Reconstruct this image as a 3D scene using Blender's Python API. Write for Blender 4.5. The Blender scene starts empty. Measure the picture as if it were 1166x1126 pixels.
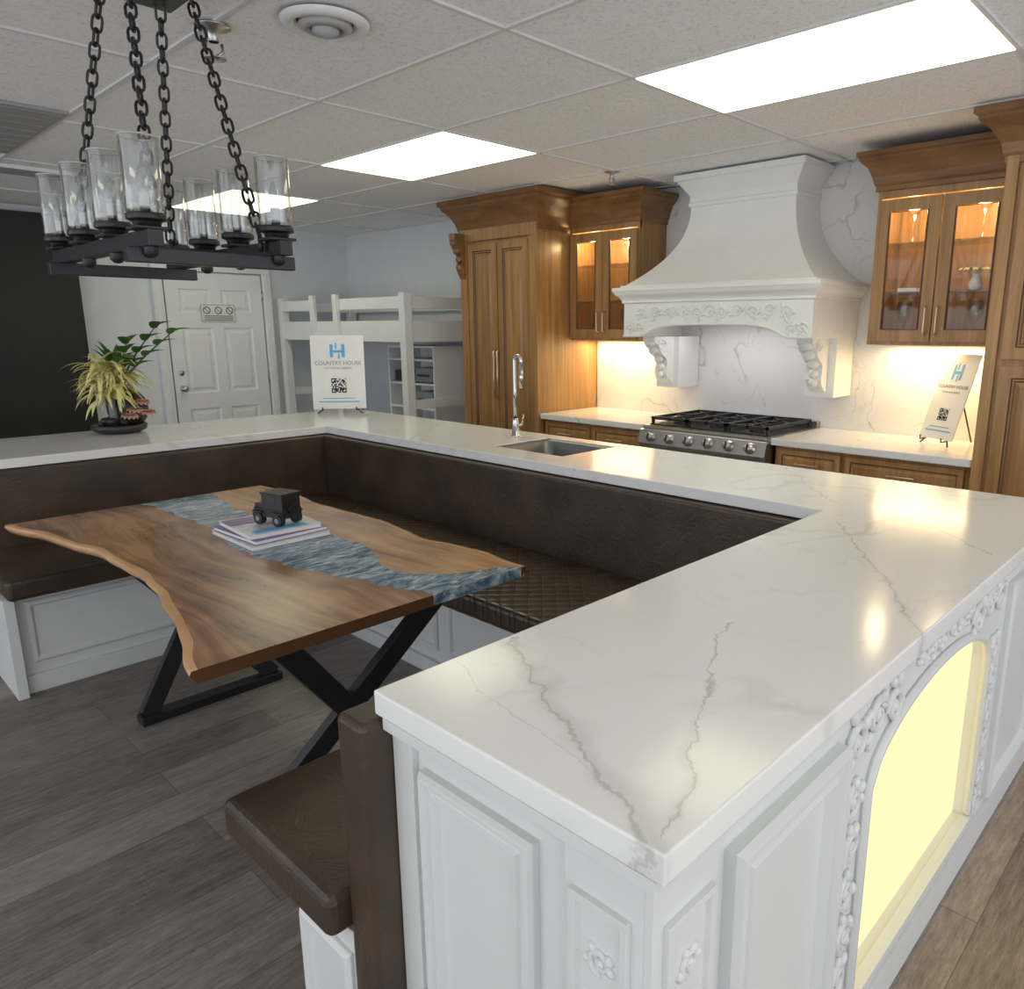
import bpy, bmesh, math, random
from mathutils import Vector, Matrix
random.seed(7)
V3=Vector
scene=bpy.context.scene
# ------------------------------------------------------------------ materials
def newmat(name):
    m=bpy.data.materials.new(name); m.use_nodes=True
    nt=m.node_tree; nt.nodes.clear()
    out=nt.nodes.new('ShaderNodeOutputMaterial')
    return m,nt,out
def nd(nt,t,ins=None,**props):
    n=nt.nodes.new(t)
    for k,v in props.items(): setattr(n,k,v)
    if ins:
        for k,v in ins.items():
            if hasattr(v,'is_output'): nt.links.new(v,n.inputs[k])
            else: n.inputs[k].default_value=v
    return n
def math_(nt,op,a,b=0.0,c=None):
    d={0:a,1:b}
    if c is not None: d[2]=c
    return nd(nt,'ShaderNodeMath',d,operation=op).outputs[0]
def c4(c): return (c[0],c[1],c[2],1.0)
def princ(nt,out,col,rough=.5,metal=0.,bump=None,bstr=.2,bdist=.01,**kw):
    p=nd(nt,'ShaderNodeBsdfPrincipled')
    if hasattr(col,'is_output'): nt.links.new(col,p.inputs['Base Color'])
    else: p.inputs['Base Color'].default_value=c4(col)
    if hasattr(rough,'is_output'): nt.links.new(rough,p.inputs['Roughness'])
    else: p.inputs['Roughness'].default_value=rough
    p.inputs['Metallic'].default_value=metal
    for k,v in kw.items(): p.inputs[k].default_value=v
    if bump is not None:
        b=nd(nt,'ShaderNodeBump',{'Strength':bstr,'Distance':bdist,'Height':bump})
        nt.links.new(b.outputs[0],p.inputs['Normal'])
    nt.links.new(p.outputs[0],out.inputs[0])
    return p
def coords(nt,scale=(1,1,1),rot=(0,0,0)):
    tc=nd(nt,'ShaderNodeTexCoord')
    mp=nd(nt,'ShaderNodeMapping',{'Vector':tc.outputs['Object'],'Scale':scale,'Rotation':rot})
    return mp.outputs[0]
def ramp(nt,fac,stops):
    r=nd(nt,'ShaderNodeValToRGB',{0:fac})
    e=r.color_ramp.elements
    while len(e)<len(stops): e.new(.5)
    for i,(p,c) in enumerate(stops):
        e[i].position=p; e[i].color=c4(c)
    return r.outputs[0]
def plain(name,col,rough=.5,metal=0.,noise=0.04,nscale=6,**kw):
    m,nt,out=newmat(name)
    co=coords(nt)
    n=nd(nt,'ShaderNodeTexNoise',{'Vector':co,'Scale':nscale,'Detail':3.0}).outputs[0]
    lo=tuple(max(0,c*(1-noise)) for c in col); hi=tuple(min(1,c*(1+noise)) for c in col)
    princ(nt,out,ramp(nt,n,[(.3,lo),(.7,hi)]),rough,metal,**kw)
    return m
def wood(name,dark,light,scale=(30,30,1.6),rough=.35,nsc=1.0,bstr=.06):
    m,nt,out=newmat(name)
    co=coords(nt,scale)
    n=nd(nt,'ShaderNodeTexNoise',{'Vector':co,'Scale':nsc,'Detail':6.0,'Roughness':.62,'Distortion':.6}).outputs[0]
    n2=nd(nt,'ShaderNodeTexNoise',{'Vector':coords(nt,(scale[0]*.1,scale[1]*.1,scale[2]*.3)),'Scale':1.0,'Detail':2.0}).outputs[0]
    f=math_(nt,'ADD',math_(nt,'MULTIPLY',n,.7),math_(nt,'MULTIPLY',n2,.3))
    mid=tuple((a+b)/2 for a,b in zip(dark,light))
    princ(nt,out,ramp(nt,f,[(.33,dark),(.5,mid),(.66,light)]),rough,bump=n,bstr=bstr,bdist=.003)
    return m
def slabwood(name,dark,mid,light):
    m,nt,out=newmat(name)
    w=nd(nt,'ShaderNodeTexNoise',{'Vector':coords(nt,(2.2,.8,2)),'Scale':1.0,'Detail':2.0}).outputs[1]
    tc=nd(nt,'ShaderNodeTexCoord').outputs['Object']
    off=nd(nt,'ShaderNodeVectorMath',{0:w,3:.35},operation='SCALE').outputs[0]
    P=nd(nt,'ShaderNodeVectorMath',{0:tc,1:off},operation='ADD').outputs[0]
    mp=nd(nt,'ShaderNodeMapping',{'Vector':P,'Scale':(14,1.3,5)}).outputs[0]
    n=nd(nt,'ShaderNodeTexNoise',{'Vector':mp,'Scale':1.0,'Detail':8.0,'Roughness':.65,'Distortion':.5}).outputs[0]
    n2=nd(nt,'ShaderNodeTexNoise',{'Vector':tc,'Scale':3.2,'Detail':3.0}).outputs[0]
    f=math_(nt,'ADD',math_(nt,'MULTIPLY',n,.65),math_(nt,'MULTIPLY',n2,.35))
    princ(nt,out,ramp(nt,f,[(.36,dark),(.48,mid),(.61,light)]),.24,bump=n,bstr=.04,bdist=.002)
    return m
def emis(name,col,s):
    m,nt,out=newmat(name)
    e=nd(nt,'ShaderNodeEmission',{'Color':c4(col),'Strength':s})
    nt.links.new(e.outputs[0],out.inputs[0]); return m
def glassm(name,tint=(1,1,1),refl=.55,base=.05,rough=.03):
    m,nt,out=newmat(name)
    t=nd(nt,'ShaderNodeBsdfTransparent',{'Color':c4(tint)})
    g=nd(nt,'ShaderNodeBsdfGlossy',{'Roughness':rough})
    fr=nd(nt,'ShaderNodeLayerWeight',{'Blend':.5})
    f=math_(nt,'ADD',math_(nt,'MULTIPLY',math_(nt,'POWER',fr.outputs['Facing'],2.5),refl),base)
    mx=nd(nt,'ShaderNodeMixShader',{0:f,1:t.outputs[0],2:g.outputs[0]})
    nt.links.new(mx.outputs[0],out.inputs[0]); return m
def quartz(name,veins=(),gen_scale=.9,gen_w=.012,gen_amt=.5,base=(.80,.80,.79),vcol=(.38,.37,.355)):
    m,nt,out=newmat(name)
    tc=nd(nt,'ShaderNodeTexCoord').outputs['Object']
    nz=nd(nt,'ShaderNodeTexNoise',{'Vector':tc,'Scale':4.0,'Detail':6.0,'Roughness':.66})
    off=nd(nt,'ShaderNodeVectorMath',{0:nz.outputs[1],1:(.5,.5,.5)},operation='SUBTRACT').outputs[0]
    off=nd(nt,'ShaderNodeVectorMath',{0:off,3:.15},operation='SCALE').outputs[0]
    P=nd(nt,'ShaderNodeVectorMath',{0:tc,1:off},operation='ADD').outputs[0]
    wn=nd(nt,'ShaderNodeTexNoise',{'Vector':tc,'Scale':11.0,'Detail':2.0}).outputs[0]
    wv=math_(nt,'ADD',math_(nt,'MULTIPLY',wn,3.0),-.35)
    tot=None
    for (x0,y0),(x1,y1),w,amt in veins:
        d=V3((x1-x0,y1-y0,0)); L=d.length; d.normalize(); n=V3((-d.y,d.x,0))
        c=n.x*x0+n.y*y0; mid=d.x*(x0+x1)/2+d.y*(y0+y1)/2
        a=nd(nt,'ShaderNodeVectorMath',{0:P,1:tuple(n)},operation='DOT_PRODUCT').outputs['Value']
        a=math_(nt,'ABSOLUTE',math_(nt,'SUBTRACT',a,c))
        a=math_(nt,'MULTIPLY',a,wv)
        b=nd(nt,'ShaderNodeVectorMath',{0:P,1:tuple(d)},operation='DOT_PRODUCT').outputs['Value']
        b=math_(nt,'SUBTRACT',math_(nt,'ABSOLUTE',math_(nt,'SUBTRACT',b,mid)),L/2)
        mm=math_(nt,'MAXIMUM',a,b)
        k=nd(nt,'ShaderNodeMapRange',{0:mm,1:0.0,2:w,3:amt,4:0.0},interpolation_type='SMOOTHSTEP').outputs[0]
        tot=k if tot is None else math_(nt,'MAXIMUM',tot,k)
    for sc,w,amt,seed in ((gen_scale,gen_w,gen_amt,3.1),(gen_scale*2.3,gen_w*.9,gen_amt*.55,9.7)):
        pp=nd(nt,'ShaderNodeVectorMath',{0:P,1:(seed,seed*.7,seed*1.3)},operation='ADD').outputs[0]
        n=nd(nt,'ShaderNodeTexNoise',{'Vector':pp,'Scale':sc,'Detail':3.0,'Roughness':.5,'Distortion':.5}).outputs[0]
        a=math_(nt,'ABSOLUTE',math_(nt,'SUBTRACT',n,.5))
        k=nd(nt,'ShaderNodeMapRange',{0:a,1:0.0,2:w,3:amt,4:0.0},interpolation_type='SMOOTHSTEP').outputs[0]
        ms=nd(nt,'ShaderNodeTexNoise',{'Vector':pp,'Scale':sc*1.7+1,'Detail':1.0}).outputs[0]
        ms=nd(nt,'ShaderNodeMapRange',{0:ms,1:.42,2:.6,3:0.0,4:1.0}).outputs[0]
        k=math_(nt,'MULTIPLY',k,ms)
        tot=k if tot is None else math_(nt,'MAXIMUM',tot,k)
    mx=nd(nt,'ShaderNodeMix',{0:tot,6:c4(base),7:c4(vcol)},data_type='RGBA')
    princ(nt,out,mx.outputs[2],.15)
    return m

M={}
M['quartz']=quartz('quartz_counter',[((.60,.42),(.95,1.03),.011,.62),((.62,.43),(.93,1.0),.040,.26),((.64,.44),(1.30,.75),.006,.6),((.66,.45),(.90,.57),.020,.2),
      ((1.50,.43),(2.25,.93),.006,.6),((1.5,.43),(1.95,.73),.022,.2),((.70,.60),(.80,1.04),.003,.35),((2.5,1.05),(3.0,1.5),.005,.5),((2.38,2.2),(2.9,1.7),.004,.5),((2.2,.5),(2.7,.95),.005,.55),((1.9,.95),(2.3,.75),.003,.4),((2.4,3.4),(3.0,3.9),.006,.5),((1.2,4.3),(1.9,4.8),.007,.5)],gen_amt=.26,base=(.82,.82,.82))
M['splash']=quartz('quartz_backsplash',[],gen_scale=1.3,gen_w=.010,gen_amt=.65,base=(.74,.74,.76))
M['white']=plain('white_paint',(.68,.69,.69),.38,noise=.015)
M['hood']=plain('hood_white_paint',(.82,.83,.82),.45,noise=.02)
M['wood']=wood('walnut_cabinet_wood',(.225,.112,.038),(.47,.265,.105))
M['wooddark']=wood('crown_wood',(.14,.064,.023),(.29,.145,.055),scale=(4,4,12))
M['bead']=plain('wood_bead_dark',(.09,.038,.014),.4)
M['black']=plain('black_metal',(.012,.012,.014),.38,noise=.2)
M['matteblack']=plain('matte_black',(.010,.010,.011),.5,noise=.2)
M['steel']=plain('brushed_steel',(.50,.50,.49),.30,1.0)
M['sinksteel']=plain('sink_steel',(.26,.26,.26),.42,1.0)
M['chrome']=plain('chrome',(.62,.62,.63),.15,1.0)
M['brass']=plain('satin_nickel_handle',(.72,.62,.48),.3,1.0)
M['wall']=plain('wall_paint',(.72,.74,.77),.7,noise=.02)
M['trim']=plain('trim_paint',(.80,.81,.82),.4,noise=.02)
M['grid']=plain('grid_paint',(.70,.70,.70),.6,noise=.02)
M['glass']=glassm('clear_glass',(.93,.94,.94),.75,.12,.06)
M['cabglass']=glassm('cabinet_glass',(.97,.97,.96),.3,.03)
M['panel_light']=emis('light_diffuser',(1,.975,.70),3.0)
M['niche_light']=emis('niche_diffuser',(1,.86,.42),1.08)
M['bulb']=emis('warm_led',(1,.80,.5),14)
M['blue']=plain('logo_blue',(.12,.42,.75),.4)
M['grey']=plain('grey_plastic',(.25,.26,.28),.5)
M['lgrey']=plain('light_grey_plastic',(.45,.45,.46),.5)
M['grille']=plain('grille_grey',(.33,.33,.34),.6)
M['candle']=plain('frosted_bulb',(.55,.55,.53),.25)
M['dgrey']=plain('dark_grey_fabric',(.05,.05,.055),.8)
M['sap']=wood('sapwood_live_edge',(.46,.24,.11),(.72,.46,.25),scale=(8,3,8),rough=.3)
M['slabL']=slabwood('walnut_slab',(.075,.032,.016),(.24,.115,.058),(.43,.23,.12))
M['slabR']=slabwood('walnut_slab_light',(.15,.075,.034),(.38,.21,.10),(.58,.35,.18))
M['green']=plain('leaf_green',(.06,.15,.035),.5,noise=.3)
M['yellowg']=plain('leaf_cream',(.84,.76,.34),.5,noise=.25,nscale=30)
M['pink']=plain('petal_pink',(.66,.36,.30),.6,noise=.3)
M['pot']=plain('pot_dark',(.03,.03,.032),.4)
M['mattress']=plain('mattress_grey',(.45,.46,.5),.8)
M['paper']=plain('paper_white',(.8,.8,.8),.6)
M['cover1']=plain('cover_purple',(.18,.10,.28),.35)
M['cover2']=plain('cover_pale',(.62,.62,.66),.35,noise=.2,nscale=40)
def leather(name,quilt):
    m,nt,out=newmat(name)
    tc=nd(nt,'ShaderNodeTexCoord').outputs['Object']
    n=nd(nt,'ShaderNodeTexNoise',{'Vector':tc,'Scale':220.0,'Detail':2.0}).outputs[0]
    n2=nd(nt,'ShaderNodeTexNoise',{'Vector':tc,'Scale':5.0,'Detail':3.0}).outputs[0]
    n3=nd(nt,'ShaderNodeTexNoise',{'Vector':tc,'Scale':16.0,'Detail':4.0,'Distortion':1.5}).outputs[0]
    cr=math_(nt,'POWER',math_(nt,'ABSOLUTE',math_(nt,'SUBTRACT',n3,.5)),.5)
    col=ramp(nt,n2,[(.3,(.038,.024,.015)),(.7,(.074,.048,.030))])
    h=math_(nt,'ADD',math_(nt,'MULTIPLY',n,.06),math_(nt,'MULTIPLY',cr,.5))
    if quilt:
        s=nd(nt,'ShaderNodeSeparateXYZ',{0:tc})
        a=math_(nt,'ABSOLUTE',math_(nt,'SINE',math_(nt,'MULTIPLY',math_(nt,'ADD',s.outputs[0],s.outputs[1]),42.)))
        b=math_(nt,'ABSOLUTE',math_(nt,'SINE',math_(nt,'MULTIPLY',math_(nt,'SUBTRACT',s.outputs[0],s.outputs[1]),42.)))
        q=math_(nt,'POWER',math_(nt,'MULTIPLY',a,b),.4)
        h=math_(nt,'ADD',math_(nt,'MULTIPLY',n,.06),q)
        princ(nt,out,col,.32,bump=h,bstr=.65,bdist=.006)
    else:
        princ(nt,out,col,.36,bump=h,bstr=.6,bdist=.005)
    return m
M['leather']=leather('brown_leather',False)
M['quilt']=leather('brown_leather_quilted',True)
# floor
def floor_mat():
    m,nt,out=newmat('plank_floor')
    co=coords(nt)
    br=nd(nt,'ShaderNodeTexBrick',{'Vector':co,'Color1':(.0,.0,.0,1),'Color2':(1,1,1,1),'Mortar':(.5,.5,.5,1),'Scale':1.0,'Mortar Size':.0016,'Brick Width':1.22,'Row Height':.18,'Bias':0.0})
    br.offset=.37
    g=nd(nt,'ShaderNodeTexNoise',{'Vector':coords(nt,(9,75,1)),'Scale':1.0,'Detail':9.0,'Roughness':.85,'Distortion':.2}).outputs[0]
    g2=nd(nt,'ShaderNodeTexNoise',{'Vector':coords(nt,(5,16,1)),'Scale':1.0,'Detail':6.0,'Roughness':.75}).outputs[0]
    f=math_(nt,'ADD',math_(nt,'MULTIPLY',g,.60),math_(nt,'MULTIPLY',g2,.28))
    f=math_(nt,'ADD',f,math_(nt,'MULTIPLY',br.outputs[0],.11))
    col=ramp(nt,f,[(.36,(.095,.082,.074)),(.49,(.205,.180,.163)),(.63,(.34,.305,.275))])
    mo=math_(nt,'MULTIPLY',br.outputs[1],.75)
    mx=nd(nt,'ShaderNodeMix',{0:mo,6:col,7:(.07,.06,.052,1)},data_type='RGBA')
    # niche light spill on the aisle side, painted into the plank colour
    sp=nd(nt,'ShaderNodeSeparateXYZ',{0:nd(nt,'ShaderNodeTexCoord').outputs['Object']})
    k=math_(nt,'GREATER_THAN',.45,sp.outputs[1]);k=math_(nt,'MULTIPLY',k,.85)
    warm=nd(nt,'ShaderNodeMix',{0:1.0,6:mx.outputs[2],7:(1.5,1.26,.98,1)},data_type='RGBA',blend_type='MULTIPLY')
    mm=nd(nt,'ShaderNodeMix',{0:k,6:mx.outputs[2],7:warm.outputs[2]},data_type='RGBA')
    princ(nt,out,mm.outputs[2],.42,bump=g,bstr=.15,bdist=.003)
    return m
M['floor']=floor_mat()
def ceil_mat():
    m,nt,out=newmat('acoustic_tile')
    n=nd(nt,'ShaderNodeTexNoise',{'Vector':coords(nt),'Scale':70.0,'Detail':3.0,'Roughness':.8}).outputs[0]
    col=ramp(nt,n,[(.34,(.70,.70,.71)),(.46,(.90,.90,.91)),(.7,(.94,.94,.95))])
    princ(nt,out,col,.9,bump=n,bstr=.12,bdist=.003); return m
M['ceil']=ceil_mat()
def river_mat():
    m,nt,out=newmat('epoxy_river')
    n=nd(nt,'ShaderNodeTexNoise',{'Vector':coords(nt,(9,34,9),(0,0,.5)),'Scale':1.0,'Detail':7.0,'Roughness':.78,'Distortion':1.2}).outputs[0]
    col=ramp(nt,n,[(.34,(.02,.05,.085)),(.44,(.08,.14,.20)),(.52,(.25,.34,.41)),(.63,(.62,.68,.72))])
    princ(nt,out,col,.10); return m
M['river']=river_mat()
def darkwall():
    m,nt,out=newmat('dark_wall')
    n=nd(nt,'ShaderNodeTexNoise',{'Vector':coords(nt),'Scale':2.0,'Detail':5.0}).outputs[0]
    princ(nt,out,ramp(nt,n,[(.35,(.003,.004,.004)),(.75,(.010,.010,.008))]),.5); return m
M['darkwall']=darkwall()

# ------------------------------------------------------------------ builder
class Bd:
    def __init__(s): s.bm=bmesh.new(); s.m=[]
    def mi(s,mat):
        mat=M[mat]
        if mat not in s.m: s.m.append(mat)
        return s.m.index(mat)
    def f(s,vs,mi,sm=False):
        try:
            fc=s.bm.faces.new(vs); fc.material_index=mi; fc.smooth=sm
        except ValueError: pass
    def v(s,p): return s.bm.verts.new(p)
    def obox(s,c,X,Y,Z,mat):  # half vectors
        c=V3(c);X=V3(X);Y=V3(Y);Z=V3(Z);mi=s.mi(mat)
        p=[s.v(c+X*i+Y*j+Z*k) for i in(-1,1) for j in(-1,1) for k in(-1,1)]
        for q in((0,1,3,2),(4,6,7,5),(0,4,5,1),(2,3,7,6),(0,2,6,4),(1,5,7,3)): s.f([p[i] for i in q],mi)
    def box(s,x0,x1,y0,y1,z0,z1,mat):
        s.obox(((x0+x1)/2,(y0+y1)/2,(z0+z1)/2),((x1-x0)/2,0,0),(0,(y1-y0)/2,0),(0,0,(z1-z0)/2),mat)
    def bar(s,p0,p1,w,t,mat,ref=(0,0,1)):
        p0=V3(p0);p1=V3(p1);d=(p1-p0);L=d.length;d.normalize()
        r=V3(ref)
        if abs(d.dot(r))>.97: r=V3((1,0,0))
        a=d.cross(r).normalized(); b=a.cross(d)
        s.obox((p0+p1)/2,a*w/2,b*t/2,d*L/2,mat)
    def tube(s,pts,rad,mat,seg=8,closed=False,ref=(0,0,1),caps=True,flat=1.0):
        mi=s.mi(mat);pts=[V3(p) for p in pts];n=len(pts)
        if not hasattr(rad,'__len__'): rad=[rad]*n
        rings=[];prev=None
        for i,p in enumerate(pts):
            if closed: t=pts[(i+1)%n]-pts[i-1]
            else: t=pts[min(i+1,n-1)]-pts[max(i-1,0)]
            t.normalize(); r=V3(ref) if prev is None else prev
            if abs(t.dot(r))>.98: r=V3((1,0,0)) if abs(t.x)<.9 else V3((0,1,0))
            b=(r-t*t.dot(r)).normalized(); a=t.cross(b); prev=b
            rings.append([s.v(p+(a*math.cos(k*2*math.pi/seg)+b*flat*math.sin(k*2*math.pi/seg))*rad[i]) for k in range(seg)])
        for i in range(n if closed else n-1):
            A=rings[i];B=rings[(i+1)%n]
            for k in range(seg): s.f([A[k],A[(k+1)%seg],B[(k+1)%seg],B[k]],mi,True)
        if not closed and caps:
            s.f(rings[0],mi);s.f(rings[-1][::-1],mi)
    def cyl(s,p0,p1,r0,mat,r1=None,seg=20): s.tube([p0,p1],[r0,r0 if r1 is None else r1],mat,seg)
    def lathe(s,c,prof,mat,seg=24,ax=None):
        mi=s.mi(mat);c=V3(c)
        Z=V3(ax or (0,0,1)).normalized(); r=V3((1,0,0)) if abs(Z.x)<.9 else V3((0,1,0))
        X=(r-Z*Z.dot(r)).normalized();Y=Z.cross(X);rings=[]
        for rr,z in prof:
            if rr<1e-5: rings.append([s.v(c+Z*z)]); continue
            rings.append([s.v(c+Z*z+(X*math.cos(k*2*math.pi/seg)+Y*math.sin(k*2*math.pi/seg))*rr) for k in range(seg)])
        for A,B in zip(rings[:-1],rings[1:]):
            for k in range(seg):
                a0=A[k%len(A)];a1=A[(k+1)%len(A)];b0=B[k%len(B)];b1=B[(k+1)%len(B)]
                q=[]
                for w in (a0,a1,b1,b0):
                    if w not in q:q.append(w)
                if len(q)>2:s.f(q,mi,True)
    def ell(s,c,r,mat,seg=12,R=None):
        mi=s.mi(mat); mt=Matrix.Translation(V3(c))@(R.to_4x4() if R else Matrix())@Matrix.Diagonal((r[0],r[1],r[2],1))
        res=bmesh.ops.create_uvsphere(s.bm,u_segments=seg,v_segments=max(6,seg//2+2),radius=1,matrix=mt)
        for v in res['verts']:
            for fc in v.link_faces: fc.material_index=mi;fc.smooth=True
    def extr(s,poly,vec,mat,sm=False):
        mi=s.mi(mat);A=[s.v(V3(p)) for p in poly];B=[s.v(V3(p)+V3(vec)) for p in poly];n=len(A)
        s.f(A,mi);s.f(B[::-1],mi)
        for i in range(n): s.f([A[i],A[(i+1)%n],B[(i+1)%n],B[i]],mi,sm)
    def rings(s,O,U,V,N,w,h,rg,mat,mats=None):
        """rect ring loft; rg=[(inset,height)]; closed at the last ring"""
        O=V3(O);U=V3(U);V=V3(V);N=V3(N);L=[]
        for ins,ht in rg:
            L.append([s.v(O+U*a+V*b+N*ht) for a,b in((ins,ins),(w-ins,ins),(w-ins,h-ins),(ins,h-ins))])
        for i,(A,B) in enumerate(zip(L[:-1],L[1:])):
            mi=s.mi(mats[i] if mats and mats[i] else mat)
            for k in range(4): s.f([A[k],A[(k+1)%4],B[(k+1)%4],B[k]],mi)
        s.f(L[-1],s.mi(mat))
    def sweepu(s,prof,y0,y1,xf,xb,mat,sm=False,cap=True,m0=1,m1=1):
        """prof=[(out_front,out_side,z)] around back-open U: side y0, front xf, side y1"""
        mi=s.mi(mat);L=[]
        for of,os_,z in prof:
            L.append([s.v(q) for q in((xb,y0-os_*m0,z),(xf-of,y0-os_*m0,z),(xf-of,y1+os_*m1,z),(xb,y1+os_*m1,z))])
        for A,B in zip(L[:-1],L[1:]):
            for k in range(3): s.f([A[k],A[k+1],B[k+1],B[k]],mi,sm)
            s.f([A[3],A[0],B[0],B[3]],mi)
        if cap: s.f(L[0],mi);s.f(L[-1],mi)
    def slab(s,xs,ys,mask,z0,z1,mat):
        mi=s.mi(mat);T={};Bt={}
        def g(D,i,j,z):
            if (i,j) not in D: D[(i,j)]=s.v((xs[i],ys[j],z))
            return D[(i,j)]
        nx=len(xs)-1;ny=len(ys)-1
        ok=lambda i,j:0<=i<nx and 0<=j<ny and mask((xs[i]+xs[i+1])/2,(ys[j]+ys[j+1])/2)
        for i in range(nx):
            for j in range(ny):
                if not ok(i,j): continue
                s.f([g(T,i,j,z1),g(T,i+1,j,z1),g(T,i+1,j+1,z1),g(T,i,j+1,z1)],mi)
                s.f([g(Bt,i,j,z0),g(Bt,i,j+1,z0),g(Bt,i+1,j+1,z0),g(Bt,i+1,j,z0)],mi)
                for (di,dj,a,b) in((-1,0,(i,j),(i,j+1)),(1,0,(i+1,j),(i+1,j+1)),(0,-1,(i,j),(i+1,j)),(0,1,(i,j+1),(i+1,j+1))):
                    if not ok(i+di,j+dj):
                        s.f([g(Bt,*a,z0),g(Bt,*b,z0),g(T,*b,z1),g(T,*a,z1)],mi)
    def board(s,O,U,V,N,us,lo,hi,th,mat):
        """front board with shaped lower edge"""
        O=V3(O);U=V3(U);V=V3(V);N=V3(N);mi=s.mi(mat);C=[]
        for u in us:
            C.append([s.v(O+U*u+V*lo(u)),s.v(O+U*u+V*hi),s.v(O+U*u+V*hi-N*th),s.v(O+U*u+V*lo(u)-N*th)])
        for A,B in zip(C[:-1],C[1:]):
            for k in range(4): s.f([A[k],B[k],B[(k+1)%4],A[(k+1)%4]],mi)
        s.f(C[0],mi);s.f(C[-1],mi)
    def blade(s,base,dr,L,w,droop,mat,n=8,side=None):
        mi=s.mi(mat);p=V3(base);d=V3(dr).normalized();sd=d.cross(V3((0,0,1)))
        if sd.length<.05: sd=V3((1,0,0))
        sd.normalize()
        if side: sd=V3(side).normalized()
        rows=[]
        for i in range(n+1):
            t=i/n; ww=w*math.sin(math.pi*min(1,.12+.88*t)**.8)*.5+.0004
            up=sd.cross(d).normalized()
            rows.append([s.v(p-sd*ww+up*ww*.3),s.v(p),s.v(p+sd*ww+up*ww*.3)])
            p=p+d*(L/n); d=(d+V3((0,0,-droop/n))).normalized()
        for A,B in zip(rows[:-1],rows[1:]):
            for k in range(2): s.f([A[k],A[k+1],B[k+1],B[k]],mi,True)
    def scroll(s,O,U,V,N,cx,cy,R,mat,turns=1.4,sgn=1,start=0.,r=.007):
        O=V3(O);U=V3(U);V=V3(V);N=V3(N);pts=[];rad=[];n=22
        for i in range(n):
            t=i/(n-1);a=start+sgn*t*turns*2*math.pi;rr=R*(1-.85*t)
            pts.append(O+U*(cx+rr*math.cos(a))+V*(cy+rr*math.sin(a))+N*.002);rad.append(r*(1.1-.4*t)*(.5 if i==0 else 1))
        s.tube(pts,rad,mat,6,ref=N)
        s.leaf(O+U*(cx)+V*cy,U,V,N,0,r*1.6,r*1.6,mat)
    def leaf(s,c,U,V,N,ang,a,b,mat):
        U=V3(U);V=V3(V);N=V3(N);d=U*math.cos(ang)+V*math.sin(ang);e=N.cross(d)
        R=Matrix((d,e,N)).transposed()
        s.ell(c,(a,b,min(b,.009)),mat,8,R)
    def done(s,name,bev=0.,parent=None,segs=2,coll=None):
        bmesh.ops.recalc_face_normals(s.bm,faces=s.bm.faces)
        me=bpy.data.meshes.new(name);s.bm.to_mesh(me);s.bm.free()
        for m in s.m: me.materials.append(m)
        o=bpy.data.objects.new(name,me);scene.collection.objects.link(o)
        if bev>0:
            md=o.modifiers.new('bevel','BEVEL');md.width=bev;md.segments=segs;md.limit_method='ANGLE';md.angle_limit=math.radians(50)
        if parent: o.parent=parent
        return o
def empty(name,loc=(0,0,0)):
    e=bpy.data.objects.new(name,None);scene.collection.objects.link(e);e.location=loc;e.empty_display_size=.1
    return e
X=V3((1,0,0));Y=V3((0,1,0));Z=V3((0,0,1))
NX=(-X,-Y,Z)  # facing -x : N,U,V
NY=(-Y,X,Z)   # facing -y
RAISED=[(0,0),(0,.02),(.055,.02),(.06,.010),(.068,.014),(.074,.008),(.095,.016),(.1,.016)]
def rpanel(b,O,F,w,h,mat,rg=RAISED,mats=None):
    N,U,V=F; b.rings(O,U,V,N,w,h,rg,mat,mats)
def carve(b,O,F,w,h,mat,n=4,r=.006,seed=1):
    N,U,V=F;rd=random.Random(seed);O=V3(O)
    for i in range(n):
        cx=(i+.5)*w/n; R=min(h*.42,w/n*.45); s=1 if i%2 else -1
        b.scroll(O,U,V,N,cx,h*.5+s*h*.06,R,mat,1.5,s,0 if s>0 else math.pi,r)
        for k in range(5):
            a=rd.uniform(0,6.28);b.leaf(O+U*(cx+R*.95*math.cos(a))+V*(h*.5+h*.42*math.sin(a)),U,V,N,a+rd.uniform(-.6,.6),R*.42,r*1.5,mat)
def carve_v(b,O,F,w,h,mat,n=4,r=.006,seed=1):
    N,U,V=F; carve(b,V3(O)+V3(U)*w,(N,V,-U),h,w,mat,n,r,seed)

CZ=2.5; WX=4.70; WY=7.70
# ------------------------------------------------------------------ room
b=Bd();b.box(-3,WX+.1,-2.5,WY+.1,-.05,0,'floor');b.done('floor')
b=Bd();b.box(-3,WX+.1,-2.5,WY+.1,CZ+.02,CZ+.08,'ceil');b.done('ceiling')
b=Bd();b.box(WX,WX+.1,-2.5,WY+.1,0,CZ+.02,'wall');b.done('wall_kitchen')
b=Bd();b.box(-3,WX,WY,WY+.1,0,CZ+.02,'wall');b.done('wall_far')
b=Bd();b.box(-3,2.05,7.60,7.70,0,2.46,'darkwall');b.done('wall_dark_panel')
gx=[2.57+.68*k for k in range(-8,4)];gy=[.83+1.21*k for k in range(-2,6)]
b=Bd()
for x in gx:
    if x<WX:b.box(x-.009,x+.009,-2.5,WY,CZ+.012,CZ+.021,'grid')
for y in gy:b.box(-3,WX,y-.009,y+.009,CZ+.0115,CZ+.021,'grid')
b.done('ceiling_grid_trim')
b=Bd();b.box(3.87,WX,WY-.015,WY,0,.1,'trim');b.box(2.05,2.6,WY-.015,WY,0,.1,'trim');b.done('baseboard_far')
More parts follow.
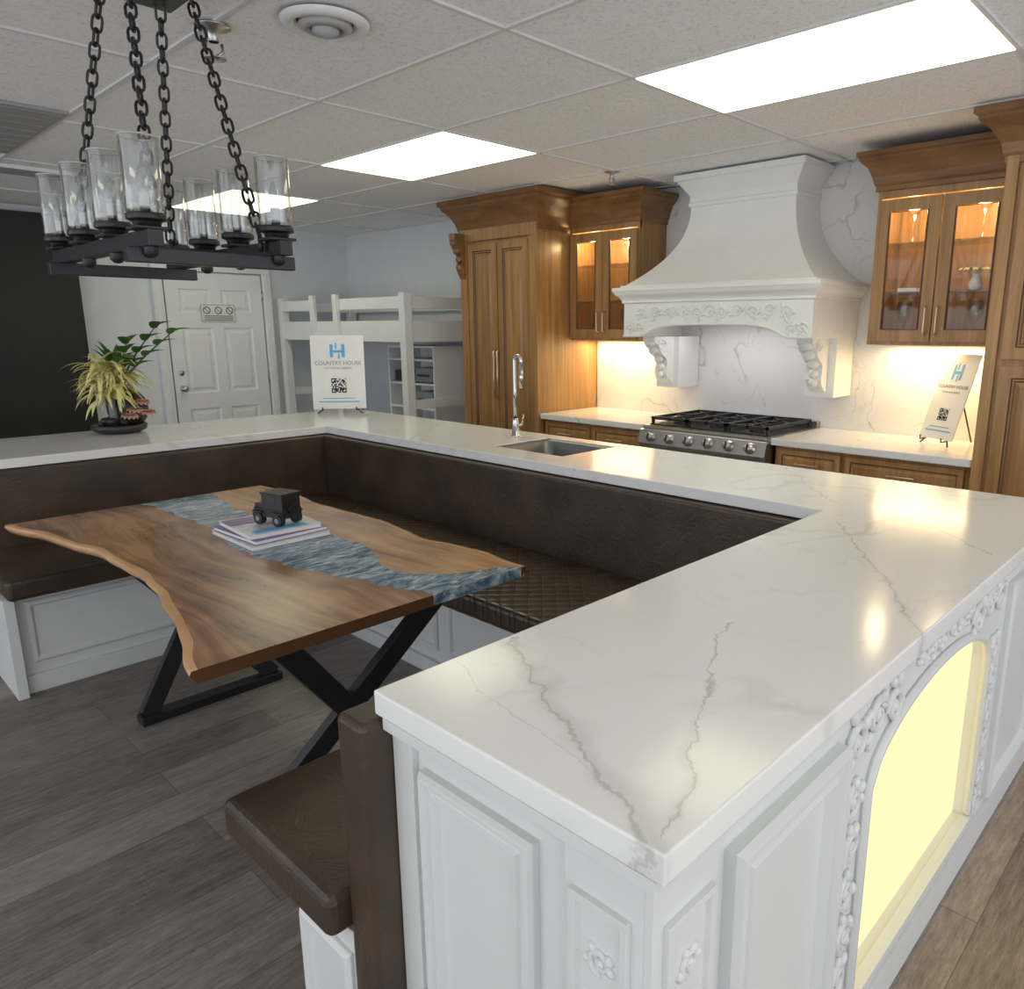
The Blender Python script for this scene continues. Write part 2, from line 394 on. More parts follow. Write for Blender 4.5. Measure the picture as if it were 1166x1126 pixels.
for (x0,x1,y0,y1) in((2.57,3.25,.83,2.04),(2.57,3.25,3.25,4.46),(2.57,3.25,5.67,6.88),(-1.51,-.83,.83,2.04),(.53,1.21,-1.59,-.38)):  # last two panels are out of view, added to brighten the room
    b=Bd();b.box(x0+.010,x1-.010,y0+.010,y1-.010,CZ+.009,CZ+.019,'panel_light');b.done('ceiling_light_panel')
# grey return grille tile
b=Bd();b.box(.545,1.195,4.26,5.44,CZ+.004,CZ+.018,'grille')
for k in range(8):b.box(.56,1.18,4.30+k*.145,4.31+k*.145,CZ+.001,CZ+.005,'grille')
b.done('ceiling_return_grille')
# round vent
b=Bd();c=(1.45,2.42,CZ+.012)
b.lathe(c,[(.140,.0),(.136,-.012),(.108,-.02),(.095,-.004),(.09,0)],'trim',36)
b.lathe(c,[(.082,-.004),(.085,-.016),(.060,-.03),(.053,-.012),(.048,0)],'lgrey',36)
b.lathe(c,[(.042,-.012),(.043,-.03),(.02,-.044),(0,-.045)],'lgrey',28)
b.lathe(c,[(.138,.001),(0,.001)],'dgrey',28);b.done('ceiling_vent')
def sprinkler(x,y,s=1):
    zc=CZ+.015
    b=Bd();b.lathe((x,y,zc),[(0,0),(.035*s,0),(.035*s,-.006),(.012*s,-.012),(.01*s,-.03*s)],'steel',20)
    b.tube([(x-.016*s,y,zc-.03*s),(x-.018*s,y,zc-.045*s),(x,y,zc-.06*s),(x+.018*s,y,zc-.045*s),(x+.016*s,y,zc-.03*s)],.0035*s,'steel',6,ref=(0,1,0))
    b.lathe((x,y,zc-.06*s),[(0,0),(.022*s,-.001),(.022*s,-.004),(0,-.005)],'steel',16);b.done('fire_sprinkler')
sprinkler(3.94,3.28,1.3);sprinkler(1.22,2.73,1.6)
b=Bd();b.box(1.2,1.75,5.85,6.1,CZ-.002,CZ+.019,'trim')
for k in range(6):b.box(1.23,1.72,5.87+k*.038,5.885+k*.038,CZ-.006,CZ-.001,'grey')
b.done('ceiling_air_register')

# door
b=Bd();x0,x1=2.74,3.66;yf=WY-.055
b.box(x0,x1,yf+.014,WY-.005,.01,2.05,'trim')
w=x1-x0
zs=[(0.01,.22),(.77,.92),(1.54,1.68),(1.90,2.05)]
for (a,c) in((0,.12),(.41,.51),(.80,w)): b.box(x0+a,x0+c,yf,yf+.014,.01,2.05,'trim')
for (a,c) in((.12,.41),(.51,.80)):
    for (z0,z1) in zs: b.box(x0+a,x0+c,yf,yf+.014,z0,z1,'trim')
    for (z0,z1) in((.22,.77),(.92,1.54),(1.68,1.90)):
        rpanel(b,(x0+a,yf,z0),NY,c-a,z1-z0,'trim',[(0,0),(.012,-.012),(.03,-.012),(.055,-.003),(.06,-.003)])
b.lathe((x0+.07,yf,.97),[(.03,0),(.03,.008),(.012,.012),(.012,.035),(.027,.045),(.03,.06),(.02,.072),(0,.075)],'steel',20,ax=(0,-1,0))
b.lathe((x0+.07,yf,1.12),[(.025,0),(.025,.012),(0,.014)],'steel',20,ax=(0,-1,0))
for z in(.25,1.05,1.85):b.cyl((x1+.004,yf-.004,z-.05),(x1+.004,yf-.004,z+.05),.008,'steel',seg=8)
b.done('door_1')
b=Bd()
for xx in(x0-.10,x1+.015):
    b.box(xx,xx+.085,WY-.065,WY,0,2.065,'trim');b.box(xx+.01,xx+.05,WY-.075,WY-.065,0,2.06,'trim')
b.box(x0-.10,x1+.10,WY-.065,WY,2.065,2.15,'trim');b.done('trim_1',.003)
b=Bd();b.box(3.045,3.375,yf-.008,yf-.002,1.595,1.76,'lgrey');b.box(3.053,3.367,yf-.009,yf-.007,1.603,1.752,'paper')
for k in range(3):
    cx=3.10+.11*k;b.tube([(cx+.032*math.cos(a),yf-.010,1.705+.032*math.sin(a)) for a in [i*math.pi/8 for i in range(16)]],.004,'matteblack',5,True,ref=(0,1,0))
    b.bar((cx-.02,yf-.01,1.725),(cx+.02,yf-.01,1.685),.005,.004,'matteblack')
for k in range(3):b.box(3.07,3.35,yf-.011,yf-.008,1.612+k*.018,1.619+k*.018,'matteblack')
b.done('door_notice_sign')

# ------------------------------------------------------------------ island (cabinet + quartz top)
isl=empty('kitchen_island')
ST=.95;SB=.905
SX0,SX1,SY0,SY1=2.56,2.96,2.42,2.90
sx=[.55,.633,1.6,2.38,SX0,SX1,3.05];sy=[.435,1.04,SY0,SY1,4.26,5.08]
def msk(x,y):
    if x<.633 and y<4.26: return False
    if SX0<x<SX1 and SY0<y<SY1: return False
    return y<1.04 or y>4.26 or x>2.38
b=Bd();b.slab(sx,sy,msk,SB,ST,'quartz');b.done('countertop',.004,isl,3)
b=Bd()
AX0,AY0,AY1=.665,.47,1.02
NA,NB=1.36,2.20
b.box(AX0,NA,AY0,AY1,.0,SB,'white');b.box(NB,3.02,AY0,AY1,0,SB,'white')
b.box(NA,NB,.60,AY1,0,SB,'white');b.box(NA,NB,AY0,.60,0,.16,'white')
us=[i*(NB-NA)/28 for i in range(29)]
arch=lambda u:.66+.14*math.sqrt(max(0,1-((u-(NB-NA)/2)/((NB-NA)/2))**2))
b.board((NA,AY0,0),X,Z,-Y,us,arch,SB,.03,'white')
b.box(NA-.02,NB+.02,AY0-.018,AY0+.01,.140,.165,'white')
b.box(AX0-.01,3.02,AY0-.012,AY1,0,.10,'white')
# arch bead
pts=[(NA,AY0-.006,.17)]+[(NA+u,AY0-.006,arch(u)) for u in us]+[(NB,AY0-.006,.17)]
b.tube(pts,.012,'white',6,ref=(0,1,0))
# B base, C base
b.box(2.42,3.02,AY1,2.40,0,SB,'white');b.box(2.42,3.02,2.40,2.92,0,.70,'white');b.box(2.42,2.535,2.40,2.92,.70,SB,'white')
b.box(2.985,3.02,2.40,2.92,.70,SB,'white');b.box(2.42,3.02,2.92,5.05,0,SB,'white');b.box(.58,2.42,4.31,5.05,0,SB,'white')
# end face panels (facing -x)
BIG=[(0,0),(0,.014),(.006,.022),(.014,.022),(.022,.012),(.03,.012),(.034,.018),(.044,.006),(.05,.004)]
rpanel(b,(AX0,.945,.13),NX,.27,.70,'white',BIG)
b.box(AX0-.012,AX0,.965,1.02,.1,SB,'white')
b.box(AX0-.022,AX0,AY0,.605,0,SB,'white')
rpanel(b,(AX0-.022,.59,.14),NX,.10,.68,'white',[(0,0),(.0,.010),(.012,.010),(.016,.002),(.02,.002)])
carve_v(b,(AX0-.023,.565,.2),NX,.05,.57,'white',7,.005,3)
# outer face (facing -y)
b.box(AX0-.022,.79,AY0-.014,AY0,0,SB,'white')
rpanel(b,(AX0,AY0-.014,.14),NY,.11,.68,'white',[(0,0),(.0,.010),(.012,.010),(.016,.002),(.02,.002)])
carve_v(b,(AX0+.03,AY0-.015,.2),NY,.05,.57,'white',7,.005,4)
rpanel(b,(.83,AY0,.13),NY,.38,.70,'white',[(0,0),(0,.02),(.008,.032),(.02,.032),(.03,.018),(.04,.018),(.046,.026),(.06,.008),(.07,.006)])
# carved applique flanking niche and spandrels
carve_v(b,(1.25,AY0-.004,.12),NY,.09,.6,'white',6,.008,5)
carve_v(b,(2.22,AY0-.004,.12),NY,.09,.6,'white',6,.008,6)
carve(b,(1.24,AY0-.004,.74),NY,.28,.13,'white',3,.008,7);carve(b,(2.0,AY0-.004,.76),NY,.32,.12,'white',3,.008,8)
carve(b,(1.60,AY0-.004,.825),NY,.40,.06,'white',6,.006,9)
rpanel(b,(2.38,AY0,.13),NY,.5,.70,'white',BIG)
b.box(AX0-.03,3.03,AY0-.02,AY1,SB-.022,SB-.001,'white')
b.done('cabinet_body',.002,isl)
b=Bd();b.box(NA+.002,NB-.002,.502,.54,.162,.85,'niche_light');b.done('niche_light_panel',0,isl)
# sink
b=Bd()
def rr(x0,x1,y0,y1,r,z):
    L=[]
    for cx,cy,a0 in((x1-r,y1-r,0),(x0+r,y1-r,90),(x0+r,y0+r,180),(x1-r,y0+r,270)):
        for k in range(6):
            a=math.radians(a0+k*18);L.append(b.v((cx+r*math.cos(a),cy+r*math.sin(a),z)))
    return L
mi=b.mi('sinksteel');Rg=[]
# rectangular rim inside the stone cut-out flowing into the rounded bowl
for d,r,z in((.001,.002,ST-.004),(.012,.03,ST-.006),(.02,.05,ST-.02),(.024,.05,.80),(.028,.05,.74),(.06,.04,.725)):
    Rg.append(rr(SX0+d,SX1-d,SY0+d,SY1-d,r,z))
for A,Bb in zip(Rg[:-1],Rg[1:]):
    for k in range(24): b.f([A[k],A[(k+1)%24],Bb[(k+1)%24],Bb[k]],mi,True)
b.f(Rg[-1],mi)
b.lathe((2.76,2.66,.726),[(.045,0),(.042,.004),(.03,.001),(0,.0005)],'chrome',20)
b.done('sink_basin',0,isl)
# faucet
b=Bd();fx,fy=2.86,3.06
b.lathe((fx,fy,ST),[(0,0),(.028,0),(.028,.008),(.020,.014),(.018,.09),(.016,.10),(.012,.105)],'chrome',24)
R=.026
pts=[(fx,fy,ST+.1),(fx,fy,ST+.25),(fx,fy,ST+.42)]+[(fx-.0,fy-R+R*math.cos(a),ST+.42+R*math.sin(a)) for a in [i*math.pi/10 for i in range(1,11)]]
pts+=[(fx,fy-2*R,ST+.38)]
b.tube(pts,.010,'chrome',12,ref=(1,0,0))
b.cyl((fx,fy-2*R,ST+.39),(fx,fy-2*R,ST+.27),.012,'chrome',.013)
b.cyl((fx,fy,ST+.06),(fx+.0,fy-.06,ST+.075),.008,'chrome',.006,10)
b.cyl((fx+.0,fy-.055,ST+.075),(fx,fy-.065,ST+.13),.005,'chrome',.004,10)
b.done('kitchen_faucet')

# ------------------------------------------------------------------ banquette
ban=empty('banquette_bench')
b=Bd()
b.box(.60,1.95,1.107,1.32,.0,.445,'white');b.box(.60,1.95,1.02,1.107,.0,.298,'white')
b.box(1.92,2.42,1.107,4.31,.0,.445,'white')
b.box(.60,1.92,3.76,4.31,.0,.445,'white')
b.box(.56,.60,3.70,4.31,0,.445,'white')
PN=[(0,0),(0,.008),(.01,.016),(.02,.016),(.03,.004),(.035,.004)]
rpanel(b,(.60,1.30,.08),NX,.19,.32,'white',PN)
for y in(1.9,2.5,3.1,3.7):rpanel(b,(1.92,y,.12),NX,.52,.28,'white',PN)
rpanel(b,(.64,3.76,.13),NY,.60,.28,'white',PN);rpanel(b,(1.28,3.76,.13),NY,.60,.28,'white',PN)
b.box(1.9,1.93,1.32,3.76,0,.07,'white');b.box(.6,1.92,3.74,3.77,0,.08,'white')
b.done('bench_base',.002,ban)
b=Bd()
b.box(1.745,2.345,1.11,4.24,.448,.54,'quilt')
b.done('seat_cushion_middle',.02,ban,3)
b=Bd()
b.box(.555,1.74,1.11,1.56,.448,.54,'leather')
b.box(.57,1.74,3.64,4.24,.448,.54,'leather')
b.done('seat_cushion_ends',.02,ban,3)
b=Bd()
b.box(.595,2.42,1.022,1.105,.30,.90,'leather')
b.box(2.34,2.418,1.107,4.23,.50,.90,'leather')
b.box(.57,2.42,4.235,4.309,.50,.90,'leather')
b.done('backrest',.012,ban,3)

# ------------------------------------------------------------------ river table
tab=empty('live_edge_river_table')
def lerp(tb,y):
    if y<=tb[0][0]:return tb[0][1]
    for (a,u),(c,v) in zip(tb[:-1],tb[1:]):
        if y<=c:
            t=(y-a)/(c-a);t=t*t*(3-2*t)*.3+t*.7;return u+(v-u)*t
    return tb[-1][1]
LE=[(1.76,.590),(1.965,.645),(2.135,.691),(2.39,.741),(2.70,.767),(3.016,.751),(3.35,.696),(3.71,.612)]
RL=[(1.76,1.30),(2.0,1.23),(2.34,1.135),(2.7,1.10),(3.06,1.17),(3.6,1.144),(3.71,1.12)]
RR=[(1.76,1.665),(1.80,1.62),(1.88,1.46),(2.01,1.35),(2.12,1.36),(2.35,1.45),(2.77,1.437),(3.2,1.37),(3.62,1.42),(3.71,1.44)]
RE=[(1.76,1.685),(2.0,1.70),(2.3,1.665),(2.7,1.71),(3.1,1.68),(3.4,1.72),(3.71,1.695)]
def plank(b,e,r,sgn,mat):
    ms=b.mi(mat);mp=b.mi('sap');me_=b.mi('bead');n=100;rows=[]
    for i in range(n+1):
        y=1.76+1.95*i/n
        w1=.004*math.sin(y*13)+.002*math.sin(y*29+1);w2=.007*math.sin(y*31+2)+.005*math.sin(y*63)
        a=lerp(e,y)+w1;c=lerp(r,y)+w2; 
        if sgn>0:c=min(c,a-.008)
        k=min(.024,abs(c-a)*.4)+.003*math.sin(y*17)*(abs(c-a)>.1)
        rows.append([b.v(p) for p in((a+sgn*(-.018),y,.725),(a-sgn*0.0,y,.750),(a-sgn*.005,y,.76),(a-sgn*k,y,.7605),(c,y,.7605),(c,y,.725))])
    for A,B in zip(rows[:-1],rows[1:]):
        for q in range(6):
            b.f([A[q],B[q],B[(q+1)%6],A[(q+1)%6]],mp if q<3 else ms,q<3)
    for R_ in(rows[0],rows[-1]):b.f(R_,me_)
b=Bd();plank(b,LE,RL,-1,'slabL');b.done('slab_plank_dark',0,tab)
b=Bd();plank(b,RE,RR,1,'slabR');b.done('slab_plank_light',0,tab)
b=Bd();mi=b.mi('river');rows=[]
for i in range(81):
    y=1.762+1.946*i/80;a=lerp(RL,y)-.012;c=min(lerp(RR,y)+.012,lerp(RE,y)-.004)
    rows.append([b.v(p) for p in((a,y,.726),(a,y,.7598),(c,y,.7598),(c,y,.726))])
for A,B in zip(rows[:-1],rows[1:]):
    for q in range(4): b.f([A[q],B[q],B[(q+1)%4],A[(q+1)%4]],mi)
b.f(rows[0],mi);b.f(rows[-1],mi);b.done('epoxy_river',0,tab)
b=Bd()
for (yb,yt) in((2.13,1.88),(3.11,3.38)):
    w=.07
    b.bar((.87,yb,.03),(1.40,yt,.71),w,.035,'black',ref=(0,1,0));b.bar((1.39,yb,.03),(.86,yt,.71),w,.035,'black',ref=(0,1,0))
    b.box(.84,1.42,yb-.035,yb+.035,0,.035,'black');b.box(.82,1.44,yt-.035,yt+.035,.70,.725,'black')
b.done('x_legs',.003,tab)
# magazines
b=Bd()
for i,(a,mt) in enumerate(((0,'cover2'),(.05,'cover1'),(-.06,'cover2'))):
    z=.761+i*.017;w=.155-.008*i;h=.175-.012*i;cc=V3((1.285,2.775,z));ux=V3((math.cos(a),math.sin(a),0));uy=V3((-ux.y,ux.x,0))
    b.obox(cc+Z*.0075,ux*(w-.003),uy*(h-.003),Z*.0068,'paper')
    b.obox(cc+Z*.0150,ux*w,uy*h,Z*.0012,mt);b.obox(cc+Z*.0009,ux*w,uy*h,Z*.0009,mt)
b.obox((1.22,2.86,.8125),ux*.07,uy*.05,Z*.0006,'cover1');b.obox((1.27,2.66,.8125),ux*.10,uy*.02,Z*.0006,'blue')
b.done('magazine_stack')
# toy jeep
b=Bd();c=V3((1.30,2.735,.812));a=math.radians(-75);u=V3((math.cos(a),math.sin(a),0));v=V3((-u.y,u.x,0))
SJ=1.15
def P(x,y,z):return c+(u*x*.85+v*y+Z*z)*SJ
def jb(p,a_,b_,h_,m_):b.obox(P(*p),u*a_*SJ*.85,v*b_*SJ,Z*h_*SJ,m_)
jb((0,0,.040),.080,.040,.014,'matteblack')
jb((-.052,0,.060),.028,.034,.008,'matteblack')
jb((.022,0,.078),.056,.038,.026,'black')
jb((.022,0,.106),.060,.041,.003,'matteblack')
for s in(-1,1):
    jb((.022,s*.0385,.085),.020,.001,.012,'dgrey')
    for x in(-.052,.052):
        b.cyl(P(x,s*.026,.020),P(x,s*.046,.020),.020*SJ,'black',seg=18);b.cyl(P(x,s*.046,.020),P(x,s*.0475,.020),.009*SJ,'grey',seg=12)
        jb((x,s*.040,.044),.026,.008,.003,'matteblack')
    b.cyl(P(-.080,s*.020,.046),P(-.083,s*.020,.046),.006*SJ,'grey',seg=12)
jb((-.086,0,.028),.005,.038,.006,'matteblack');b.cyl(P(.080,0,.055),P(.090,0,.055),.018*SJ,'black',seg=18)
b.done('toy_jeep',.0015)

# ------------------------------------------------------------------ kitchen wall
b=Bd();b.box(4.685,WX,1.02,4.03,.905,CZ,'splash');b.done('backsplash')
bs=empty('base_cabinets')
b=Bd()
for (y0,y1,dr) in((1.03,2.10,[(1.05,.62),(1.69,.39)]),(3.06,4.02,[(3.08,.45),(3.55,.45)])):
    b.box(4.07,4.68,y0,y1,.10,.868,'wood');b.box(4.12,4.68,y0,y1,0,.10,'bead')
    for (ys,w) in dr:
        rpanel(b,(4.07,ys+w,.70),NX,w-.01,.15,'wood',[(0,0),(0,.02),(.03,.02),(.035,.011),(.045,.011),(.055,.015),(.06,.015)],[None,None,'bead',None,None,None])
        rpanel(b,(4.07,ys+w,.12),NX,w-.01,.56,'wood')
        cy=ys+w/2
        b.tube([(4.05,cy-.07,.775),(4.02,cy-.07,.775),(4.02,cy+.07,.775),(4.05,cy+.07,.775)],.005,'brass',8)
b.done('cabinet_bodies',.002,bs)
b=Bd();b.box(4.02,4.684,1.025,2.11,.87,.91,'splash');b.box(4.02,4.684,3.05,4.025,.87,.91,'splash');b.done('back_countertop',.004,bs)

def crown(b,y0,y1,xf,z0,z1,out,mat,m0=1,m1=1):
    h=z1-z0
    pr=[(0,0,z0),(.012,.012,z0),(.012,.012,z0+h*.12),(.02,.02,z0+h*.18),(.03,.03,z0+h*.36),(out*.5,out*.5,z0+h*.60),(out*.8,out*.8,z0+h*.74),(out*.86,out*.86,z0+h*.78),(out*.86,out*.86,z0+h*.84),(out,out,z0+h*.88),(out,out,z1)]
    b.sweepu(pr,y0,y1,xf,4.68,mat,m0=m0,m1=m1)
# pantry
b=Bd();b.box(4.03,4.68,4.035,4.90,.0,2.30,'wood')
b.box(4.005,4.03,4.035,4.12,.1,2.24,'wood');b.box(4.005,4.03,4.82,4.90,.1,2.24,'wood')
mm=[None,None,'bead',None,'bead',None,None]
for ys in(4.13,4.475):
    rpanel(b,(4.03,ys+.335,.12),NX,.335,2.06,'wood',RAISED,mm)
for yy in(4.45,4.49):
    b.tube([(4.005,yy,1.0),(3.975,yy,1.02),(3.975,yy,1.36),(4.005,yy,1.38)],.006,'brass',8,ref=(0,1,0))
b.box(4.0,4.03,4.035,4.90,2.20,2.30,'wood')
crown(b,4.035,4.90,4.02,2.24,2.505,.13,'wooddark')
# corbel at left front
pf=[(4.03,2.26),(3.90,2.26),(3.90,2.20),(3.925,2.15),(3.965,2.10),(3.975,2.05),(3.96,2.0),(3.99,1.94),(4.02,1.90),(4.03,1.86)]
b.extr([(x,4.83,z) for x,z in pf],(0,.07,0),'wooddark')
for s_ in range(4): b.ell(((3.91,3.94,3.965,3.965)[s_],4.865,2.19-.06*s_),(.02,.034,.03),'wooddark',10)
b.done('pantry_cabinet',.002)
# right tall cabinet
b=Bd();b.box(4.03,4.68,.05,1.02,.0,2.32,'wood')
for ys in(.50,.03):
    rpanel(b,(4.03,ys+.45,.12),NX,.43,1.25,'wood',RAISED,mm);rpanel(b,(4.03,ys+.45,1.40),NX,.43,.85,'wood',RAISED,mm)
crown(b,.05,1.02,4.02,2.27,2.505,.13,'wooddark')
b.box(4.005,4.03,.97,1.02,.1,2.3,'wood')
b.done('tall_cabinet',.002)
# glass cabinets
def wineglass(b,x,y,z,s=1):
    b.lathe((x,y,z),[(0,0),(.03*s,.001),(.004*s,.008*s),(.004*s,.08*s),(.02*s,.10*s),(.035*s,.13*s),(.034*s,.17*s),(.030*s,.19*s)],'glass',16)
def martini(b,x,y,z,s=1):
    b.lathe((x,y,z),[(0,0),(.032*s,.001),(.004*s,.008*s),(.004*s,.11*s),(.055*s,.19*s)],'glass',16)
def glasscab(y0,y1,deco):
    root=empty('glass_door_cabinet')
    xf,xb,z0,z1=4.37,4.68,1.45,2.28;t=.02
    b=Bd()
    b.box(xf,xb,y0,y0+t,z0,z1,'wood');b.box(xf,xb,y1-t,y1,z0,z1,'wood');b.box(xf,xb,y0+t,y1-t,z0,z0+t,'wood');b.box(xf,xb,y0+t,y1-t,z1-t,z1,'wood')
    b.box(xb-.012,xb,y0+t,y1-t,z0+t,z1-t,'wood')
    b.box(xf-.002,xf+.02,y0,y1,z1-.05,z1,'wood')
    w=(y1-y0-.03)/2;zd0=z0+.02;zd1=z1-.06;fr=.062
    for k in range(2):
        a=y0+.012+k*(w+.006);c=a+w
        for (p,q,r,s_) in((a,a+fr,zd0,zd1),(c-fr,c,zd0,zd1),(a+fr,c-fr,zd0,zd0+fr),(a+fr,c-fr,zd1-fr,zd1)):
            b.box(xf-.022,xf-.002,p,q,r,s_,'wood')
        # bead
        g=.004
        b.tube([(xf-.020,a+fr+g,zd0+fr+g),(xf-.020,c-fr-g,zd0+fr+g),(xf-.020,c-fr-g,zd1-fr-g),(xf-.020,a+fr+g,zd1-fr-g)],.006,'bead',6,True,ref=(1,0,0))
    ym=(y0+y1)/2
    for yy in(ym-.03,ym+.03):
        b.tube([(xf-.022,yy,z0+.06),(xf-.05,yy,z0+.07),(xf-.05,yy,z0+.20),(xf-.022,yy,z0+.21)],.005,'brass',8,ref=(0,1,0))
    crown(b,y0,y1,xf-.01,z1-.01,2.47,.10,'wooddark',m0=1 if not deco else 0,m1=0 if not deco else 1)
    b.done('cabinet_frame',.0015,root)
    b=Bd()
    for k in range(2):
        a=y0+.012+k*(w+.006);b.box(xf-.013,xf-.010,a+fr-.005,a+w-fr+.005,zd0+fr-.005,zd1-fr+.005,'cabglass')
    for z in(z0+.28,z0+.54):b.box(xf+.03,xb-.014,y0+t+.002,y1-t-.002,z,z+.008,'glass')
    b.done('glass_panes',0,root)
    b=Bd()
    if deco:
        wineglass(b,4.46,y1-.16,z0+.021,1.15);wineglass(b,4.48,y0+.17,z0+.021,1.15)
        martini(b,4.46,y1-.17,z0+.549,1.1);martini(b,4.46,y0+.17,z0+.549,1.1)
        b.lathe((4.43,y0+.17,z0+.289),[(0,0),(.03,0),(.035,.03),(.02,.07),(.022,.08)],'paper',16)
        rd=random.Random(3)
        for k in range(40):
            a=rd.uniform(0,6.28);b.blade((4.43,y0+.17,z0+.36),(math.cos(a)*.8,math.sin(a)*.8,1),.12,.04,1.8,'yellowg',6)
        b.box(4.44,4.52,y1-.22,y1-.12,z0+.289,z0+.31,'paper')
    else:
        wineglass(b,4.45,y0+.16,z0+.021,1.1);wineglass(b,4.52,y0+.24,z0+.021,1.1);wineglass(b,4.46,y1-.2,z0+.289,.95);wineglass(b,4.46,y0+.17,z0+.549,.95)
    b.done('glassware',0,root)
    b=Bd()
    for yy in(y0+.16,y1-.16):b.lathe((4.5,yy,z1-.021),[(.03,0),(.03,-.006),(0,-.006)],'bulb',16)
    b.done('puck_lights',0,root)
    for yy in(y0+.17,y1-.17):
        l=bpy.data.lights.new('cabinet_spot','POINT');l.energy=3.6;l.color=(1,.80,.46);l.shadow_soft_size=.03
        o=bpy.data.objects.new('cabinet_lamp',l);o.location=(4.44,yy,z1-.12);scene.collection.objects.link(o);o.parent=root
    l=bpy.data.lights.new('under_cab','AREA');l.shape='RECTANGLE';l.size=.06;l.size_y=y1-y0-.1;l.energy=5.2;l.color=(1,.72,.34)
    o=bpy.data.objects.new('under_cabinet_lamp',l);o.location=(4.58,(y0+y1)/2,z0-.01);scene.collection.objects.link(o);o.parent=root
glasscab(3.375,4.03,False);glasscab(1.04,1.73,True)

# ------------------------------------------------------------------ range hood
b=Bd();y0,y1,xf=1.92,3.26,4.06
us=[i*(y1-y0)/40 for i in range(41)]
def lo(u):
    e=.16;W=y1-y0
    if u<e or u>W-e:return 1.485
    t=(u-W/2)/(W/2-e);return 1.485+.075*(1-abs(t)**5)
b.board((xf,y1,0),-Y,Z,-X,us,lo,1.74,.05,'hood')
b.box(xf+.05,4.68,y0,y0+.05,1.485,1.74,'hood');b.box(xf+.05,4.68,y1-.05,y1,1.485,1.74,'hood')
b.sweepu([(0,0,1.70),(.012,.012,1.705),(.012,.012,1.72),(.022,.022,1.735),(.045,.045,1.755),(.055,.055,1.775),(.06,.06,1.78),(.06,.06,1.80),(.03,.03,1.803)],y0,y1,xf,4.68,'hood')
pr=[(.02,.02,1.80),(.02,.02,1.815)]
for i in range(19):
    t=i/18;k=1-(1-t)**2.3
    pr.append((.0-.31*k,.0-.30*k,1.815+.51*t))
b.sweepu(pr,y0,y1,xf,4.68,'hood',sm=False,cap=False)
a0=y0+.30;a1=y1-.30;x_=xf+.31
b.sweepu([(-.002,-.002,2.31),(.012,.012,2.315),(.014,.014,2.335),(.006,.006,2.34),(.006,.006,2.38),(.02,.02,2.40),(.05,.05,2.44),(.07,.07,2.465),(.085,.085,2.47),(.085,.085,2.505)],a0,a1,x_,4.68,'hood')
# bottom bead & carving on mantel
pts=[(xf-.004,y1-u,lo(u)+.006) for u in us];b.tube(pts,.008,'hood',6,ref=(1,0,0))
W=y1-y0
carve(b,(xf-.002,y1-.10,1.585),NX,W/2-.13,.10,'hood',5,.006,11);carve(b,(xf-.002,y0+W/2-.03,1.585),NX,W/2-.13,.10,'hood',5,.006,12)
b.scroll((xf-.002,(y0+y1)/2,1.64),-Y,Z,-X,0,0,.05,'hood',1.5,1,0,.007)
carve(b,(xf-.002,y1-.02,1.50),NX,.14,.08,'hood',2,.006,13);carve(b,(xf-.002,y0+.16,1.50),NX,.14,.08,'hood',2,.006,14)
# legs with corbels
for ya in(y0+.01,y1-.20):
    b.box(4.43,4.68,ya,ya+.19,1.13,1.485,'hood')
    cp=[(4.43,1.485),(4.20,1.485),(4.20,1.455),(4.235,1.43),(4.27,1.39),(4.30,1.36),(4.35,1.33),(4.355,1.28),(4.34,1.24),(4.36,1.20),(4.40,1.175),(4.43,1.16)]
    b.extr([(x,ya+.045,z) for x,z in cp],(0,.10,0),'hood')
    for s_ in range(5):
        z=1.44-.055*s_;x=[4.215,4.26,4.32,4.345,4.345][s_]
        b.ell((x,ya+.095,z),(.022,.045-.004*s_,.028),'hood',10)
    for yy in (ya+.042,ya+.148):
        b.tube([(4.28+.05*math.cos(t)*(1-t/12),yy,1.43+.04*math.sin(t)*(1-t/12)) for t in [i*.5 for i in range(20)]],.006,'hood',6,ref=(0,1,0))
b.box(xf+.05,4.68,y0+.05,y1-.05,1.60,1.62,'steel')
b.done('range_hood',.002)
l=bpy.data.lights.new('hood_light','AREA');l.shape='RECTANGLE';l.size=.1;l.size_y=.7;l.energy=2.0;l.color=(1,.95,.90)
o=bpy.data.objects.new('hood_lamp',l);o.location=(4.35,2.59,1.595);scene.collection.objects.link(o)

# ------------------------------------------------------------------ range
rg=empty('gas_range')
b=Bd();ra,rb=2.115,3.045
b.box(4.03,4.68,ra,rb,.10,.90,'steel')
b.extr([(4.03,ra,.90),(3.985,ra,.885),(3.96,ra,.80),(3.985,ra,.765),(4.03,ra,.765)],(0,rb-ra,0),'steel')
b.box(3.995,4.03,ra+.01,rb-.01,.14,.745,'steel')
b.box(3.992,3.996,ra+.16,rb-.16,.33,.60,'matteblack')
b.tube([(4.0,ra+.06,.70),(3.945,ra+.06,.70),(3.945,rb-.06,.70),(4.0,rb-.06,.70)],.011,'steel',10)
for (xx) in(4.07,4.62):
    for yy in(ra+.05,rb-.05):b.cyl((xx,yy,0),(xx,yy,.10),.02,'steel',seg=12)
b.box(4.005,4.675,ra+.005,rb-.005,.895,.912,'steel');b.box(4.64,4.68,ra,rb,.90,.95,'steel')
b.done('range_body',.003,rg)
b=Bd();nrm=V3((-.96,0,.28)).normalized()
for k in range(6):
    yy=ra+.10+k*(rb-ra-.20)/5;c=V3((3.972,yy,.842))
    b.lathe(c,[(.034,0),(.034,.006),(.027,.008),(.026,.036),(.023,.040),(0,.040)],'steel',22,ax=tuple(nrm))
    b.obox(c+nrm*.042,Y*.004,V3((.28,0,.96))*.022,nrm*.004,'matteblack')
b.done('control_knobs',0,rg)
b=Bd()
b.box(4.05,4.63,ra+.03,rb-.03,.912,.918,'matteblack')
